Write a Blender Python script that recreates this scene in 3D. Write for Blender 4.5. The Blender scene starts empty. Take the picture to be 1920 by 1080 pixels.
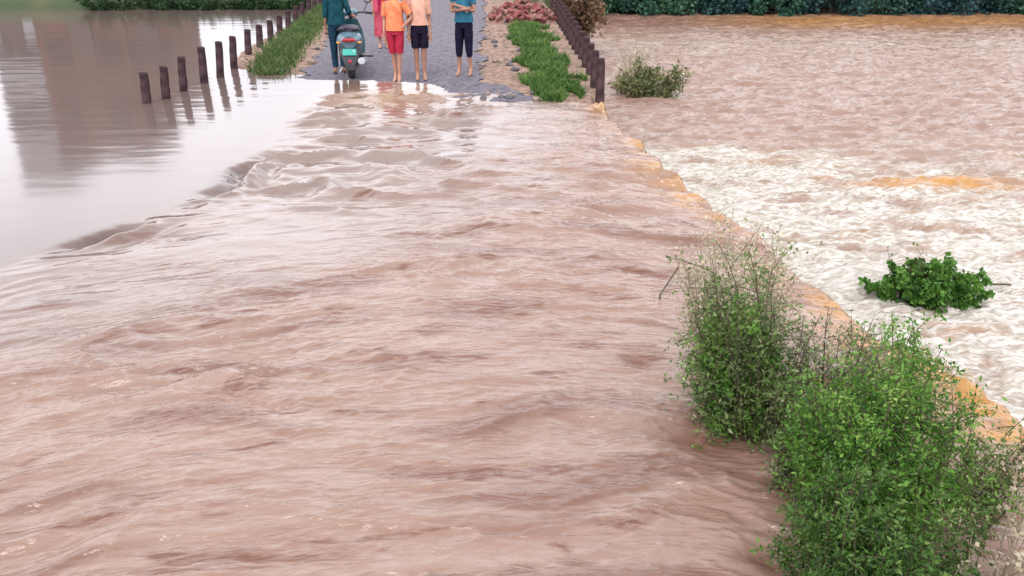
import bpy, math, random
import numpy as np
from mathutils import Vector, Matrix
random.seed(7); rng = np.random.default_rng(11)
S = bpy.context.scene
R = math.radians
# ------------------------------------------------------------ camera
F, P, PSI, H = 1550., R(23.5), R(1.52), 2.7
cd = bpy.data.cameras.new('camera'); cam = bpy.data.objects.new('camera', cd); S.collection.objects.link(cam)
cam.location = (0, 0, H); cam.rotation_euler = (R(90) - P, 0, -PSI)
cd.sensor_width = 36; cd.lens = 36 * F / 1920; cd.clip_end = 3000; cd.clip_start = .05
S.camera = cam
# ------------------------------------------------------------ overcast sky
SUN_EL, SUN_AZ = R(58), R(200)
w = bpy.data.worlds.new('World'); S.world = w; w.use_nodes = True
nt = w.node_tree; N = nt.nodes; L = nt.links
bgn = N['Background']
sky = N.new('ShaderNodeTexSky'); sky.sky_type = 'NISHITA'; sky.sun_disc = False
sky.sun_elevation = SUN_EL; sky.sun_rotation = SUN_AZ; sky.dust_density = 4
tc = N.new('ShaderNodeTexCoord'); nz = N.new('ShaderNodeTexNoise'); nz.inputs['Scale'].default_value = 2.2; nz.inputs['Detail'].default_value = 5
L.new(tc.outputs['Generated'], nz.inputs['Vector'])
sp = N.new('ShaderNodeSeparateXYZ'); L.new(tc.outputs['Generated'], sp.inputs[0])
el = N.new('ShaderNodeValToRGB'); L.new(sp.outputs['Z'], el.inputs[0])      # overcast: brighter towards the zenith
el.color_ramp.elements[0].position = 0; el.color_ramp.elements[0].color = (.42, .415, .44, 1)
el.color_ramp.elements[1].position = .22; el.color_ramp.elements[1].color = (.76, .76, .78, 1)
q_ = el.color_ramp.elements.new(.40); q_.color = (.80, .80, .80, 1); q_ = el.color_ramp.elements.new(.8); q_.color = (.42, .42, .43, 1)
cr = N.new('ShaderNodeValToRGB'); L.new(nz.outputs['Fac'], cr.inputs[0])
cr.color_ramp.elements[0].position = .3; cr.color_ramp.elements[0].color = (15, 15, 16, 1)
cr.color_ramp.elements[1].position = .7; cr.color_ramp.elements[1].color = (22, 21.8, 22, 1)
mu = N.new('ShaderNodeMixRGB'); mu.blend_type = 'MULTIPLY'; mu.inputs[0].default_value = 1
L.new(cr.outputs[0], mu.inputs[1]); L.new(el.outputs[0], mu.inputs[2])
mx = N.new('ShaderNodeMixRGB'); mx.inputs[0].default_value = .9
L.new(sky.outputs[0], mx.inputs[1]); L.new(mu.outputs[0], mx.inputs[2]); L.new(mx.outputs[0], bgn.inputs['Color'])
bgn.inputs['Strength'].default_value = .13
# ------------------------------------------------------------ soft sun behind cloud
sd = bpy.data.lights.new('sun', 'SUN'); sun = bpy.data.objects.new('sun', sd); S.collection.objects.link(sun)
sd.energy = 1.2; sd.angle = R(25); sd.color = (1, .96, .9)
sun.rotation_euler = (R(90) - SUN_EL, 0, R(180) - SUN_AZ)
# ------------------------------------------------------------ exposure
S.view_settings.view_transform = 'Standard'; S.view_settings.look = 'None'
S.view_settings.exposure = 0.58; S.view_settings.gamma = 1; S.view_settings.use_curve_mapping = False

# ============================================================ helpers
def bp(px, py, z=0.):
    "point of the plane z seen at a pixel of the 1920x1080 photograph"
    a = (px - 960) / F; b = (540 - py) / F
    fy = math.cos(P) + b * math.sin(P); fz = -math.sin(P) + b * math.cos(P)
    x = a * math.cos(PSI) + fy * math.sin(PSI); y = -a * math.sin(PSI) + fy * math.cos(PSI)
    t = (z - H) / fz
    return x * t, y * t
PERM = np.random.default_rng(3).permutation(256); PERM = np.concatenate([PERM, PERM])
def perlin(x, y, seed=0):
    x = x + seed * 17.31; y = y + seed * 9.77
    xi = np.floor(x).astype(int); yi = np.floor(y).astype(int); xf = x - xi; yf = y - yi
    xi &= 255; yi &= 255
    u = xf * xf * xf * (xf * (xf * 6 - 15) + 10); v = yf * yf * yf * (yf * (yf * 6 - 15) + 10)
    def g(ix, iy, dx, dy):
        h = PERM[PERM[ix & 255] + (iy & 255)] * (2 * np.pi / 256)
        return np.cos(h) * dx + np.sin(h) * dy
    a = g(xi, yi, xf, yf); b = g(xi + 1, yi, xf - 1, yf); c = g(xi, yi + 1, xf, yf - 1); d = g(xi + 1, yi + 1, xf - 1, yf - 1)
    return ((a * (1 - u) + b * u) * (1 - v) + (c * (1 - u) + d * u) * v) * 1.5
def fbm(x, y, o=4, seed=0, gain=.5):
    s = 0; a = 1.
    for i in range(o): s = s + a * perlin(x * 2 ** i, y * 2 ** i, seed + i * 3); a *= gain
    return s
def ss(t): t = np.clip(t, 0, 1); return t * t * (3 - 2 * t)
def tag(o, label=None, cat=None, group=None, kind=None):
    if label: o['label'] = label
    if cat: o['category'] = cat
    if group: o['group'] = group
    if kind: o['kind'] = kind
    return o
def empty(name, loc, rz=0):
    o = bpy.data.objects.new(name, None); S.collection.objects.link(o); o.location = loc; o.rotation_euler = (0, 0, rz); o.empty_display_size = .2
    return o
def link(name, me, m=None, parent=None, smooth=False):
    o = bpy.data.objects.new(name, me); S.collection.objects.link(o)
    if m is not None and not me.materials: me.materials.append(m)
    if parent is not None: o.parent = parent
    if smooth: me.polygons.foreach_set('use_smooth', [True] * len(me.polygons))
    return o
def npmesh(name, V, Fc):
    me = bpy.data.meshes.new(name); V = np.asarray(V, dtype=np.float32); Fc = np.asarray(Fc, dtype=np.int32); n = Fc.shape[1]
    me.vertices.add(len(V)); me.vertices.foreach_set('co', V.ravel())
    me.loops.add(Fc.size); me.loops.foreach_set('vertex_index', Fc.ravel())
    me.polygons.add(len(Fc)); me.polygons.foreach_set('loop_start', np.arange(0, Fc.size, n, dtype=np.int32))
    me.update(calc_edges=True); me.validate(); return me
def attr(me, name, vals):
    a = me.attributes.new(name, 'FLOAT', 'POINT'); a.data.foreach_set('value', np.asarray(vals, dtype=np.float32))
class MB:
    def __init__(s): s.v = []; s.f = []
    def add(s, V, Fc):
        k = len(s.v); s.v += [tuple(p) for p in V]; s.f += [tuple(i + k for i in f) for f in Fc]
    def box(s, c, d, rot=None, taper=1., bev=.0):
        x, y, z = d[0] / 2, d[1] / 2, d[2] / 2; b = bev
        V = []
        for sz, t in ((-1, 1), (1, taper)):
            zz = [sz * (z - b)] if b else [sz * z]
            ring = [(-x + b, -y), (x - b, -y), (x, -y + b), (x, y - b), (x - b, y), (-x + b, y), (-x, y - b), (-x, -y + b)] if b else [(-x, -y), (x, -y), (x, y), (-x, y)]
            if b and sz < 0: V += [Vector((p[0] * (1 - b / x), p[1] * (1 - b / y), -z)) for p in ring]
            V += [Vector((p[0] * t, p[1] * t, zz[0])) for p in ring]
            if b and sz > 0: V += [Vector((p[0] * t * (1 - b / x), p[1] * t * (1 - b / y), z)) for p in ring]
        n = 8 if b else 4; rr = 4 if b else 2
        if rot is not None: V = [rot @ q for q in V]
        V = [q + Vector(c) for q in V]; Fc = [tuple(range(n))[::-1], tuple(range(n * (rr - 1), n * rr))]
        for r in range(rr - 1):
            for i in range(n): j = (i + 1) % n; Fc.append((r * n + i, r * n + j, (r + 1) * n + j, (r + 1) * n + i))
        s.add(V, Fc)
    def loft(s, rings, n=14, cap=True, wr=0.):
        "rings: (centre, rx, ry, axis) swept into a skin"
        V = []; k = len(rings)
        for q, (c, rx, ry, ax) in enumerate(rings):
            ax = Vector(ax).normalized(); sx = Vector((1, 0, 0)) - ax * ax.x
            if sx.length < .2: sx = Vector((0, 1, 0)) - ax * ax.y
            sx.normalize(); sy = ax.cross(sx)
            for i in range(n):
                a = 2 * math.pi * i / n; f = 1 + wr * math.sin(i * 2.7 + q * 1.9) * random.uniform(.4, 1)
                V.append(Vector(c) + sx * math.cos(a) * rx * f + sy * math.sin(a) * ry * f)
        Fc = [(r * n + i, r * n + (i + 1) % n, (r + 1) * n + (i + 1) % n, (r + 1) * n + i) for r in range(k - 1) for i in range(n)]
        if cap: Fc += [tuple(range(n))[::-1], tuple(range((k - 1) * n, k * n))]
        s.add(V, Fc)
    def tube(s, pts, r, n=7, r2=None):
        pts = [Vector(p) for p in pts]; k = len(pts); rings = []
        for i, p in enumerate(pts):
            a = pts[min(i + 1, k - 1)] - pts[max(i - 1, 0)]; t = i / (k - 1); rr = r if r2 is None else r * (1 - t) + r2 * t
            rings.append((p, rr, rr, a))
        s.loft(rings, n)
    def torus(s, c, R_, r, ax='x', n=24, m=8):
        V = []; Fc = []
        for i in range(n):
            a = 2 * math.pi * i / n
            for j in range(m):
                b = 2 * math.pi * j / m; q = (R_ + r * math.cos(b)); u, v, t = q * math.cos(a), q * math.sin(a), r * math.sin(b) * 1.15
                V.append(Vector((t, u, v) if ax == 'x' else (u, v, t)) + Vector(c))
        for i in range(n):
            for j in range(m): Fc.append((i * m + j, ((i + 1) % n) * m + j, ((i + 1) % n) * m + (j + 1) % m, i * m + (j + 1) % m))
        s.add(V, Fc)
    def ell(s, c, r, n=12, m=8, rot=None):
        V = []
        for j in range(m + 1):
            t = math.pi * j / m
            for i in range(n):
                a = 2 * math.pi * i / n; q = Vector((r[0] * math.sin(t) * math.cos(a), r[1] * math.sin(t) * math.sin(a), r[2] * math.cos(t)))
                V.append((rot @ q if rot is not None else q) + Vector(c))
        s.add(V, [(j * n + i, (j + 1) * n + i, (j + 1) * n + (i + 1) % n, j * n + (i + 1) % n) for j in range(m) for i in range(n)])
    def build(s, name, m, parent=None, smooth=True, sub=0):
        me = bpy.data.meshes.new(name); me.from_pydata(s.v, [], s.f); me.update()
        o = link(name, me, m, parent, smooth)
        if smooth:
            try: me.set_sharp_from_angle(angle=R(40))
            except Exception: pass
        return o
# ------------------------------------------------------------ materials
def nmat(name):
    m = bpy.data.materials.new(name); m.use_nodes = True; return m, m.node_tree, m.node_tree.nodes, m.node_tree.links, m.node_tree.nodes['Principled BSDF']
def mat(name, c1, c2=None, scale=8, rough=.7, metal=0, bump=.3, spec=.5, coord='Object', detail=6, bdist=.01):
    m, t, n, l, b = nmat(name); c2 = c2 or tuple(x * .7 for x in c1)
    tc = n.new('ShaderNodeTexCoord'); z = n.new('ShaderNodeTexNoise'); z.inputs['Scale'].default_value = scale; z.inputs['Detail'].default_value = detail
    l.new(tc.outputs[coord], z.inputs['Vector']); r = n.new('ShaderNodeValToRGB'); l.new(z.outputs['Fac'], r.inputs[0])
    r.color_ramp.elements[0].position = .35; r.color_ramp.elements[1].position = .65
    r.color_ramp.elements[0].color = (*c1, 1); r.color_ramp.elements[1].color = (*c2, 1); l.new(r.outputs[0], b.inputs['Base Color'])
    b.inputs['Roughness'].default_value = rough; b.inputs['Metallic'].default_value = metal; b.inputs['Specular IOR Level'].default_value = spec
    if bump:
        bu = n.new('ShaderNodeBump'); bu.inputs['Strength'].default_value = bump; bu.inputs['Distance'].default_value = bdist
        l.new(z.outputs['Fac'], bu.inputs['Height']); l.new(bu.outputs[0], b.inputs['Normal'])
    return m
def leafmat(name, cols, rough=.55, trans=.25, patch=None):
    m, t, n, l, b = nmat(name); a = n.new('ShaderNodeAttribute'); a.attribute_name = 'rnd'
    r = n.new('ShaderNodeValToRGB'); l.new(a.outputs['Fac'], r.inputs[0]); e = r.color_ramp.elements
    e[0].position = 0; e[0].color = (*cols[0], 1); e[1].position = 1; e[1].color = (*cols[-1], 1)
    for i, c in enumerate(cols[1:-1]): q = e.new((i + 1) / (len(cols) - 1)); q.color = (*c, 1)
    b.inputs['Roughness'].default_value = rough; b.inputs['Specular IOR Level'].default_value = .25; l.new(r.outputs[0], b.inputs['Base Color'])
    tr = n.new('ShaderNodeBsdfTranslucent'); l.new(r.outputs[0], tr.inputs[0]); mxs = n.new('ShaderNodeMixShader'); mxs.inputs[0].default_value = trans
    o = n['Material Output']; l.new(b.outputs[0], mxs.inputs[1]); l.new(tr.outputs[0], mxs.inputs[2]); l.new(mxs.outputs[0], o.inputs[0])
    return m

# ============================================================ shape of the place
WL = -.9                                     # level of the river below the causeway
cre = sorted([(bp(*q)[1], bp(*q)[0]) for q in [(1120, 190), (1200, 255), (1310, 350), (1400, 420), (1500, 500), (1620, 590), (1830, 710)]])
CY = [-20, 1, 3.4] + [c[0] for c in cre] + [15.2]; CX = [3.6, 3.5, 3.3] + [c[1] for c in cre] + [.5]
def crest(y): return np.interp(y, CY, CX)
SX = [-9, -6, -4.9, -3.4, -2.25, -1.2, -.66, -.17, .56, 1.64, 3]; SY = [19, 18.2, 17.3, 16.45, 16.3, 16.05, 15.15, 14.6, 14.3, 14.1, 14.0]
def shore(x): return np.interp(x, SX, SY)
wv = sorted([(bp(*q)[1], bp(*q)[0]) for q in [(600, 180), (540, 215), (480, 280), (300, 400), (130, 450), (-60, 510)]])
WY = [-20, 2] + [c[0] for c in wv] + [16]; WX = [-16, -8] + [c[1] for c in wv] + [-2.6]
def wline(y): return np.interp(y, WY, WX)
def land(x, y):
    x = np.asarray(x, float); y = np.asarray(y, float)
    h = np.clip(.055 * (y - shore(x)), -.5, .13) + np.clip((y - 20) * .004, 0, .12)
    sh = ss((x + .15) / .5) * ss((2.4 - x) / .6)
    h = h + sh * (.05 + .05 * fbm(x * 1.7, y * 1.7, 3, 5)) * ss((y - shore(x)) / 1.5)
    lv = ss((-4.1 + (y - 17) * -.08 - x) / .5)
    h = h + lv * (.05 + .03 * fbm(x * 2, y * 2, 3, 8)) * ss((y - shore(x)) / 1.5)
    h = h - np.clip(x - 1.98, 0, 9) * (1.1 + 4 * ss((23 - y) / 3)) - 5 * np.clip(14.2 - y, 0, 2) - 1.5 * ss((x - 1.75) / .2) * ss((14.6 - y) / .3) - np.clip((-5.45 - (y - 17) * .02) - x, 0, 9) * .45
    return h

# ============================================================ water (one surface: pool, overtopped roadway, fall, river)
def river_surface():
    s = np.concatenate([np.linspace(-14, 2.2, 24)[:-1], 2.2 * np.exp(np.linspace(0, math.log(70 / 2.2), 980))])
    u = np.concatenate([np.linspace(-3.2, -.88, 40)[:-1], np.linspace(-.88, .88, 900), np.linspace(.88, 3.2, 40)[1:]])
    Y, U = np.meshgrid(s, u, indexing='ij'); X = U * (np.maximum(Y, 0) + 1.2)
    xc = crest(Y) + .10 * fbm(Y * 1.3, X * .2, 3, 2) ; d = X - xc                      # >0 past the lip
    dw = X - wline(Y) - .16 * perlin(Y * .9, X * .3, 4) - .05 * perlin(Y * 3.1, X * 1.1, 9)   # >0 past the pool
    drop = ss((d + .10) / (.34 + .30 * ss((11 - Y) / 4)))
    pool = 1 - ss((dw + .3) / (1.5 + .6 * perlin(Y * 1.2, X, 24))); onroad = ss(dw / .3) * (1 - ss((d + .1) / .5))
    Z = (1 - drop) * 0 + drop * WL - .05 * ss((d + 1.0) / 1.1) * (1 - drop)
    Z += .006 * pool
    # undular jump along the edge of the pool: trough, then crests dying away
    am = (.15 * perlin(Y * 1.1, X * .3, 21) + 1.0 * np.exp(-((Y - 9.7) / .85) ** 2) + 1.1 * np.exp(-((Y - 7.55) / .26) ** 2)) * ss((Y - 1) / 4) * ss((15.2 - Y) / 3)
    Z += np.clip(am, .0, 1.35) * (-.12 * np.exp(-((dw - .24 - .06 * fbm(X * 2, Y * 2.6, 3, 28)) / .12) ** 2) + .055 * np.exp(-((dw - .42) / .11) ** 2) - .035 * np.exp(-((dw - .62) / .09) ** 2) + .02 * np.exp(-((dw - .8) / .09) ** 2)) * (1 + .4 * fbm(X * 3, Y * 3, 2, 25))
    # travelling wavelets on the roadway, long across the view
    tx = X + .25 * fbm(X * .5, Y * .5, 2, 30); ty = Y + .20 * fbm(X * .6, Y * .6, 3, 31) + .065 * X * np.clip(X, -5, 3)
    near = ss((16 - Y) / 4)
    calm = np.clip(np.exp(-((X + 1.5) / 1.5) ** 2 - ((Y - 12.6) / 2.4) ** 2) + .95 * (1 - ss((dw - 1.2 - .9 * fbm(X * .5, Y * .9, 3, 36)) / 3.4)) * ss((Y - 3.8) / 3), 0, 1) * (1 - drop)
    r1 = fbm(tx * .55, ty * 1.9, 3, 40, .55); r2 = np.clip(1 - np.abs(fbm(tx * .9, ty * 2.8, 3, 50, .42)), 0, 1) ** 3 - .4; r3 = np.clip(1 - np.abs(fbm(tx * 2.2, ty * 6.5, 3, 60, .5)), 0, 1) ** 2.5 - .4
    r4 = fbm(X * 9, Y * 20, 2, 66, .6)
    patch = (.5 + .75 * ss(.5 + fbm(X * .35, Y * .7, 2, 70))) * (1 - .80 * calm)
    Z += onroad * patch * (.044 * r1 + .050 * r2 * ss(.55 + fbm(X * .6, ty * 1.1, 2, 71)) + .013 * r3 + .0022 * r4)
    # chevrons behind the jump
    chev = ss((dw) / .4) * (1 - ss((dw - 2.6) / 1.3)) * ss((Y - 7.6) / 1.5) * ss((15.6 - Y) / 1.2)
    Z += chev * .11 * ((1 - np.abs(np.sin((Y + .42 * np.abs(dw - 1.3)) * 4.1 + 1.6 * fbm(X * .7, Y * .8, 3, 75)))) ** 1.6 - .3) * ss(.55 + 1.2 * perlin(X * .9, Y * .9, 77)) + chev * .022 * fbm(X * 1.4, Y * 4.5, 3, 78)
    # calm pool
    Z += pool * (.0030 * fbm(X * .9, Y * 3.2, 3, 80) * ss((Y - 7) / 9) + .0012 * fbm(X * .25, Y * 1.2, 2, 83))
    # white water and river
    rv = ss((d - .05) / .7); dd = np.clip(d, 0, None)
    yw_ = Y + .7 * fbm(X * .4, Y * .7, 3, 88)
    foamz = np.exp(-(dd / 3.4) ** 2) * ss((17. - yw_) / 5.) + .85 * ss((17. - yw_) / 6.) * ss((yw_ - 5.) / 3) * ss(dd / 1.2)
    foamz = np.clip(foamz, 0, 1) 
    chop = fbm(X * .8, Y * 2.5, 5, 90, .52)
    ridg = 1 - 2 * np.abs(fbm(X * 1.1, Y * 3.2, 4, 95, .55))
    Z += rv * (foamz * (.075 * chop + .060 * ridg) + (1 - foamz) * (.055 * fbm(X * .55, Y * 2.6, 5, 91, .55) + .06 * (1 - 2 * np.abs(fbm(X * .8, Y * 3.4, 4, 96, .55)))))
    Z += rv * foamz * .010 * fbm(X * 6, Y * 13, 2, 99)
    # a standing hump in the river
    hx, hy = bp(1745, 352, WL)
    foamz = np.clip(foamz, 0, 1); hump = np.exp(-((X - hx) / 1.05) ** 2 - ((Y - hy - .12 * fbm(X * 2.5, Y * 3, 3, 103)) / .30) ** 2); Z += .10 * hump
    # splash at the last right post
    qx, qy = 2.0, 13.75
    spl = np.exp(-((X - qx) / .28) ** 2 - ((Y - qy) / .3) ** 2); Z += spl * (.10 + .1 * fbm(X * 6, Y * 6, 3, 101))
    lw = .30 + .16 * ss((7.2 - Y) / 1.5) + .12 * fbm(Y * .9, X * .2, 3, 104) + .12 * np.exp(-((Y - 5.0) / .7) ** 2) + .14 * np.exp(-((Y - 9.8) / 1.2) ** 2)
    lip = np.exp(-((d - .02) / np.clip(lw, .08, 1)) ** 2) * np.clip(.42 + 1.1 * fbm(X * 1.2, Y * 6, 4, 107) + .40 * ss((7. - Y) / 1.5) + .25 * np.exp(-((Y - 9.8) / .9) ** 2), .05, 1.1) * ss((14.4 - Y) / .6)
    Z += lip * .02 * fbm(X * 6, Y * 6, 3, 105)
    # eddies behind the bushes at the edge
    e = 0
    for (ex, ey, sx_, sy_) in ((1.22, 4.02, .26, .20), (1.0, 4.95, .12, .10), (1.3, 3.0, .15, .1)):
        e = e + np.exp(-((X - ex + (Y - ey) * .6) / sx_) ** 2 - ((Y - ey) / sy_) ** 2)
    Z -= .05 * e
    foam = rv * foamz * (.98 + .45 * fbm(X * .8, Y * 1.7, 4, 110, .6)) + rv * (1 - foamz) * np.clip(.03 + .5 * np.exp(-((Y - 28.5) / 3.) ** 2) + .32 * fbm(X * .5, Y * 1.6, 4, 113), 0, 1)
    foam = foam * (1 - .8 * hump) + 1.0 * ss(d / .12) * np.exp(-dd / .55) * ss((14.8 - Y) / .5)
    foam += .5 * ss((dd - .15) / .4) * np.exp(-dd / 1.2) * ss((14 - Y) / 1)
    shx = np.abs(Y - shore(X)) ; foam += .5 * np.exp(-(shx / .13) ** 2) * (np.abs(X + 1.8) < 3.3) * ss(.5 + perlin(X * 2, Y * 2, 118))
    och = lip * (.75 + .6 * fbm(X * 1.5, Y * 2.5, 3, 120)) * ss((14.6 - Y) / 1) + hump * (.95 + .6 * fbm(X * 1.5, Y * 5, 3, 123)) + spl * .8 + .26 * np.exp(-((X + 1.8) / 1.1) ** 2 - ((Y - 14.7) / 1.3) ** 2) * (1 + .5 * fbm(X * 2, Y * 5, 3, 122)) + .22 * rv * foamz * ss(.2 + fbm(X * .9, Y * 2.2, 3, 124))
    och += 1.2 * np.exp(-((X - 3.05) / .5) ** 2 - ((Y - 4.75) / .45) ** 2) * ss((d + .35) / .3)
    # silt streaks and eddies, darker and redder, with shading of wave faces painted in
    mud_shade = ss((fbm(tx * .5, ty * 2.0, 4, 130, .5) - .12) * 1.9) * onroad * .9 + .9 * np.clip(e, 0, 1)
    mud_shade = mud_shade + 1.5 * np.clip(am, 0, 1) * np.exp(-((dw - .14) / .16) ** 2) * (1 + .5 * fbm(X * 4, Y * 8, 2, 26)) + .8 * np.exp(-((Y - 36) / 3.2) ** 2) * rv  # painted: dark face of the jump's trough, bank trees' reflection far out
    och = och + .5 * np.exp(-((Y - 36) / 3.) ** 2) * rv * ss((X - 6) / 8)  # ochre band also paints the bank trees' reflection into the water colour
    V = np.stack([X, Y, Z], -1).reshape(-1, 3); ny, nx = X.shape
    idx = np.arange(ny * nx).reshape(ny, nx)
    Fc = np.stack([idx[:-1, :-1], idx[:-1, 1:], idx[1:, 1:], idx[1:, :-1]], -1).reshape(-1, 4)
    me = npmesh('water', V, Fc)
    for k, a in (('foam', foam), ('ochre', och), ('mud_shade', mud_shade), ('pool', pool), ('river', rv), ('calm', calm)): attr(me, k, np.clip(a, 0, 1.5).ravel())
    return me
def water_mat():
    m, t, n, l, b = nmat('muddy_flood_water')
    def at(k): a = n.new('ShaderNodeAttribute'); a.attribute_name = k; return a.outputs['Fac']
    def mix(f, a, c, mode='MIX'):
        q = n.new('ShaderNodeMixRGB'); q.blend_type = mode
        if isinstance(f, (int, float)): q.inputs[0].default_value = f
        else: l.new(f, q.inputs[0])
        for i, v in ((1, a), (2, c)):
            if isinstance(v, tuple): q.inputs[i].default_value = (*v, 1)
            else: l.new(v, q.inputs[i])
        return q.outputs[0]
    def mth(op, a, c=0., clamp=False):
        q = n.new('ShaderNodeMath'); q.operation = op; q.use_clamp = clamp
        for i, v in ((0, a), (1, c)):
            if isinstance(v, (int, float)): q.inputs[i].default_value = v
            else: l.new(v, q.inputs[i])
        return q.outputs[0]
    geo = n.new('ShaderNodeNewGeometry')
    sx = n.new('ShaderNodeSeparateXYZ'); l.new(geo.outputs['Position'], sx.inputs[0]); cxy = n.new('ShaderNodeCombineXYZ')
    xcl = mth('MAXIMUM', mth('MINIMUM', sx.outputs['X'], 3.), -5.)
    bend = mth('MULTIPLY', mth('MULTIPLY', sx.outputs['X'], xcl), .065)
    bend = mth('MULTIPLY', bend, mth('SUBTRACT', 1., at('river'), True))
    l.new(sx.outputs['X'], cxy.inputs[0]); l.new(mth('ADD', sx.outputs['Y'], bend), cxy.inputs[1]); l.new(mth('MULTIPLY', sx.outputs['Z'], 1.), cxy.inputs[2])
    def noise(sc, scl, det=4, dist=0., rough=.55, ridged=False):
        mp = n.new('ShaderNodeMapping'); mp.inputs['Scale'].default_value = scl; l.new(cxy.outputs[0], mp.inputs[0])
        z = n.new('ShaderNodeTexNoise'); z.inputs['Scale'].default_value = sc; z.inputs['Detail'].default_value = det; z.inputs['Distortion'].default_value = dist; z.inputs['Roughness'].default_value = rough
        if ridged: z.noise_type = 'RIDGED_MULTIFRACTAL'; z.inputs['Offset'].default_value = .9; z.inputs['Gain'].default_value = 1.6
        l.new(mp.outputs[0], z.inputs['Vector']); return z.outputs['Fac']
    def mr(v, a, c, lo=0., hi=1.):
        q = n.new('ShaderNodeMapRange'); q.interpolation_type = 'SMOOTHSTEP'; l.new(v, q.inputs[0]); q.inputs[1].default_value = a; q.inputs[2].default_value = c; q.inputs[3].default_value = lo; q.inputs[4].default_value = hi; return q.outputs[0]
    fine = noise(3., (1.2, 3.6, 1), 6, .6, .62); strk = noise(1.2, (.8, 4.2, 1), 7, 1.2, .65)
    base = mix(mr(strk, .38, .66), MUD_A, MUD_B)
    base = mix(mth('MULTIPLY', at('mud_shade'), .75, True), base, MUD_SHADE)
    base = mix(mth('MULTIPLY', mth('MAXIMUM', at('pool'), mth('MULTIPLY', at('calm'), 0.)), .85, True), base, MUD_P)
    base = mix(mth('MULTIPLY', mth('MULTIPLY', at('calm'), mth('SUBTRACT', 1., at('pool'), True)), .7, True), base, (.20, .165, .155))
    st2 = noise(.95, (1., 4.4, 1), 7, .8, .6); ln2 = noise(5.5, (1., 5.2, 1), 4, .6, .6); onr = mth('SUBTRACT', 1., mth('MAXIMUM', at('pool'), at('river')), True)
    base = mix(mth('MULTIPLY', mth('MULTIPLY', mr(st2, .54, .64), mr(ln2, .30, .60)), mth('MULTIPLY', onr, .95)), base, MUD_SHADE)  # silt streaks that also paint the shaded sides of the waves
    base = mix(mth('MULTIPLY', mth('MULTIPLY', mr(ln2, .56, .66), onr), .22), base, MUD_RIPPLE_SHADE)  # thin dark lines: silt colour with shading of ripple wrinkles painted in
    # thin froth threads on the fast water
    thr = noise(5., (1., 3.4, 1), 5, 1.5, .7)
    base = mix(mth('MULTIPLY', mth('MULTIPLY', mr(thr, .54, .70), mth('SUBTRACT', 1., at('pool'), True)), .12), base, (.52, .44, .42))
    oc = mth('MULTIPLY', at('ochre'), mr(fine, .3, .6, .5, 1.3), True)
    base = mix(mth('MULTIPLY', at('foam'), .62, True), base, (.27, .205, .16))
    base = mix(oc, base, OCHRE)
    f1 = noise(2.4, (.75, 4.2, 1), 10, 1.1, .72); f2 = noise(9., (.8, 3.6, 1), 4, .8, .65)
    cell = mth('ADD', mth('MULTIPLY', f1, .72), mth('MULTIPLY', f2, .28))
    th = mth('SUBTRACT', .77, mth('MULTIPLY', at('foam'), .40))
    fm = mth('MULTIPLY', mth('SUBTRACT', cell, th), 6., True)
    fcol = mix(mr(f2, .35, .65), (.29, .25, .205), (.54, .525, .49))
    base = mix(fm, base, fcol)
    l.new(base, b.inputs['Base Color'])
    base = base
    ro = mth('ADD', mth('MULTIPLY', fm, .5), mth('ADD', .10, mth('MULTIPLY', at('river'), .10))); l.new(ro, b.inputs['Roughness'])
    b.inputs['IOR'].default_value = 1.42
    # ripples too small for the mesh
    h1 = mth('ADD', mth('MULTIPLY', noise(3.2, (1., 3.4, 1), 1, .8, .3, True), .30), mth('MULTIPLY', noise(8., (1., 2.8, 1), 4, .6, .45), .5)); h2 = noise(34., (1., 2.4, 1), 3, .3, .6)
    hh = mth('ADD', h1, mth('MULTIPLY', h2, .07))
    amp = mth('MULTIPLY', mth('SUBTRACT', 1., mth('MULTIPLY', at('pool'), .965)), mth('SUBTRACT', 1., mth('MULTIPLY', at('calm'), .88)))
    bu = n.new('ShaderNodeBump'); bu.inputs['Distance'].default_value = .035; l.new(mth('MULTIPLY', amp, .62), bu.inputs['Strength']); l.new(hh, bu.inputs['Height'])
    l.new(bu.outputs[0], b.inputs['Normal'])
    return m
MUD_A = (.235, .145, .112); MUD_B = (.27, .186, .152); MUD_SHADE = (.13, .054, .036); MUD_P = (.105, .08, .075); MUD_RIPPLE_SHADE = (.13, .085, .07); OCHRE = (.38, .19, .05)
wme = river_surface()
water = link('water', wme, water_mat(), smooth=True); tag(water, 'brown flood water pouring over the causeway into the river', 'water', kind='structure')

# ============================================================ ground: river bed and far banks, to the horizon
def ground():
    xs = np.concatenate([[-2500, -900, -300], np.linspace(-90, 90, 181), [300, 900, 2500]])
    ys = np.concatenate([[-2500, -600, -60], np.linspace(-20, 70, 181), [90, 140, 260, 600, 1200, 2600]])
    X, Y = np.meshgrid(xs, ys); n = .5 * fbm(X * .15, Y * .15, 3, 200)
    ybank = np.where(X < 0, 32.2 + .6 * n, 40.6 + .8 * n)
    Z = -2.6 + ss((Y - ybank + 1.6) / 2.) * 3.1 + .12 * n + np.clip(Y - ybank, 0, 30) * .01
    Z = Z + ss((-60 - X) / 10) * 3 + ss((X - 60) / 10) * 2.3
    Z = np.where((np.abs(X + 1.5) < 5.5) & (Y > 30), np.minimum(Z, .05), Z)
    V = np.stack([X, Y, Z], -1).reshape(-1, 3); ny, nx = X.shape; idx = np.arange(ny * nx).reshape(ny, nx)
    return npmesh('ground', V, np.stack([idx[:-1, :-1], idx[:-1, 1:], idx[1:, 1:], idx[1:, :-1]], -1).reshape(-1, 4))
gm = mat('bank_ground', (.035, .06, .028), (.08, .085, .04), .8, .95, coord='Object', detail=8, bump=.6, bdist=.05)
tag(link('ground', ground(), gm, smooth=True), 'grassy river banks beyond the flood', 'ground', kind='structure')
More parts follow.
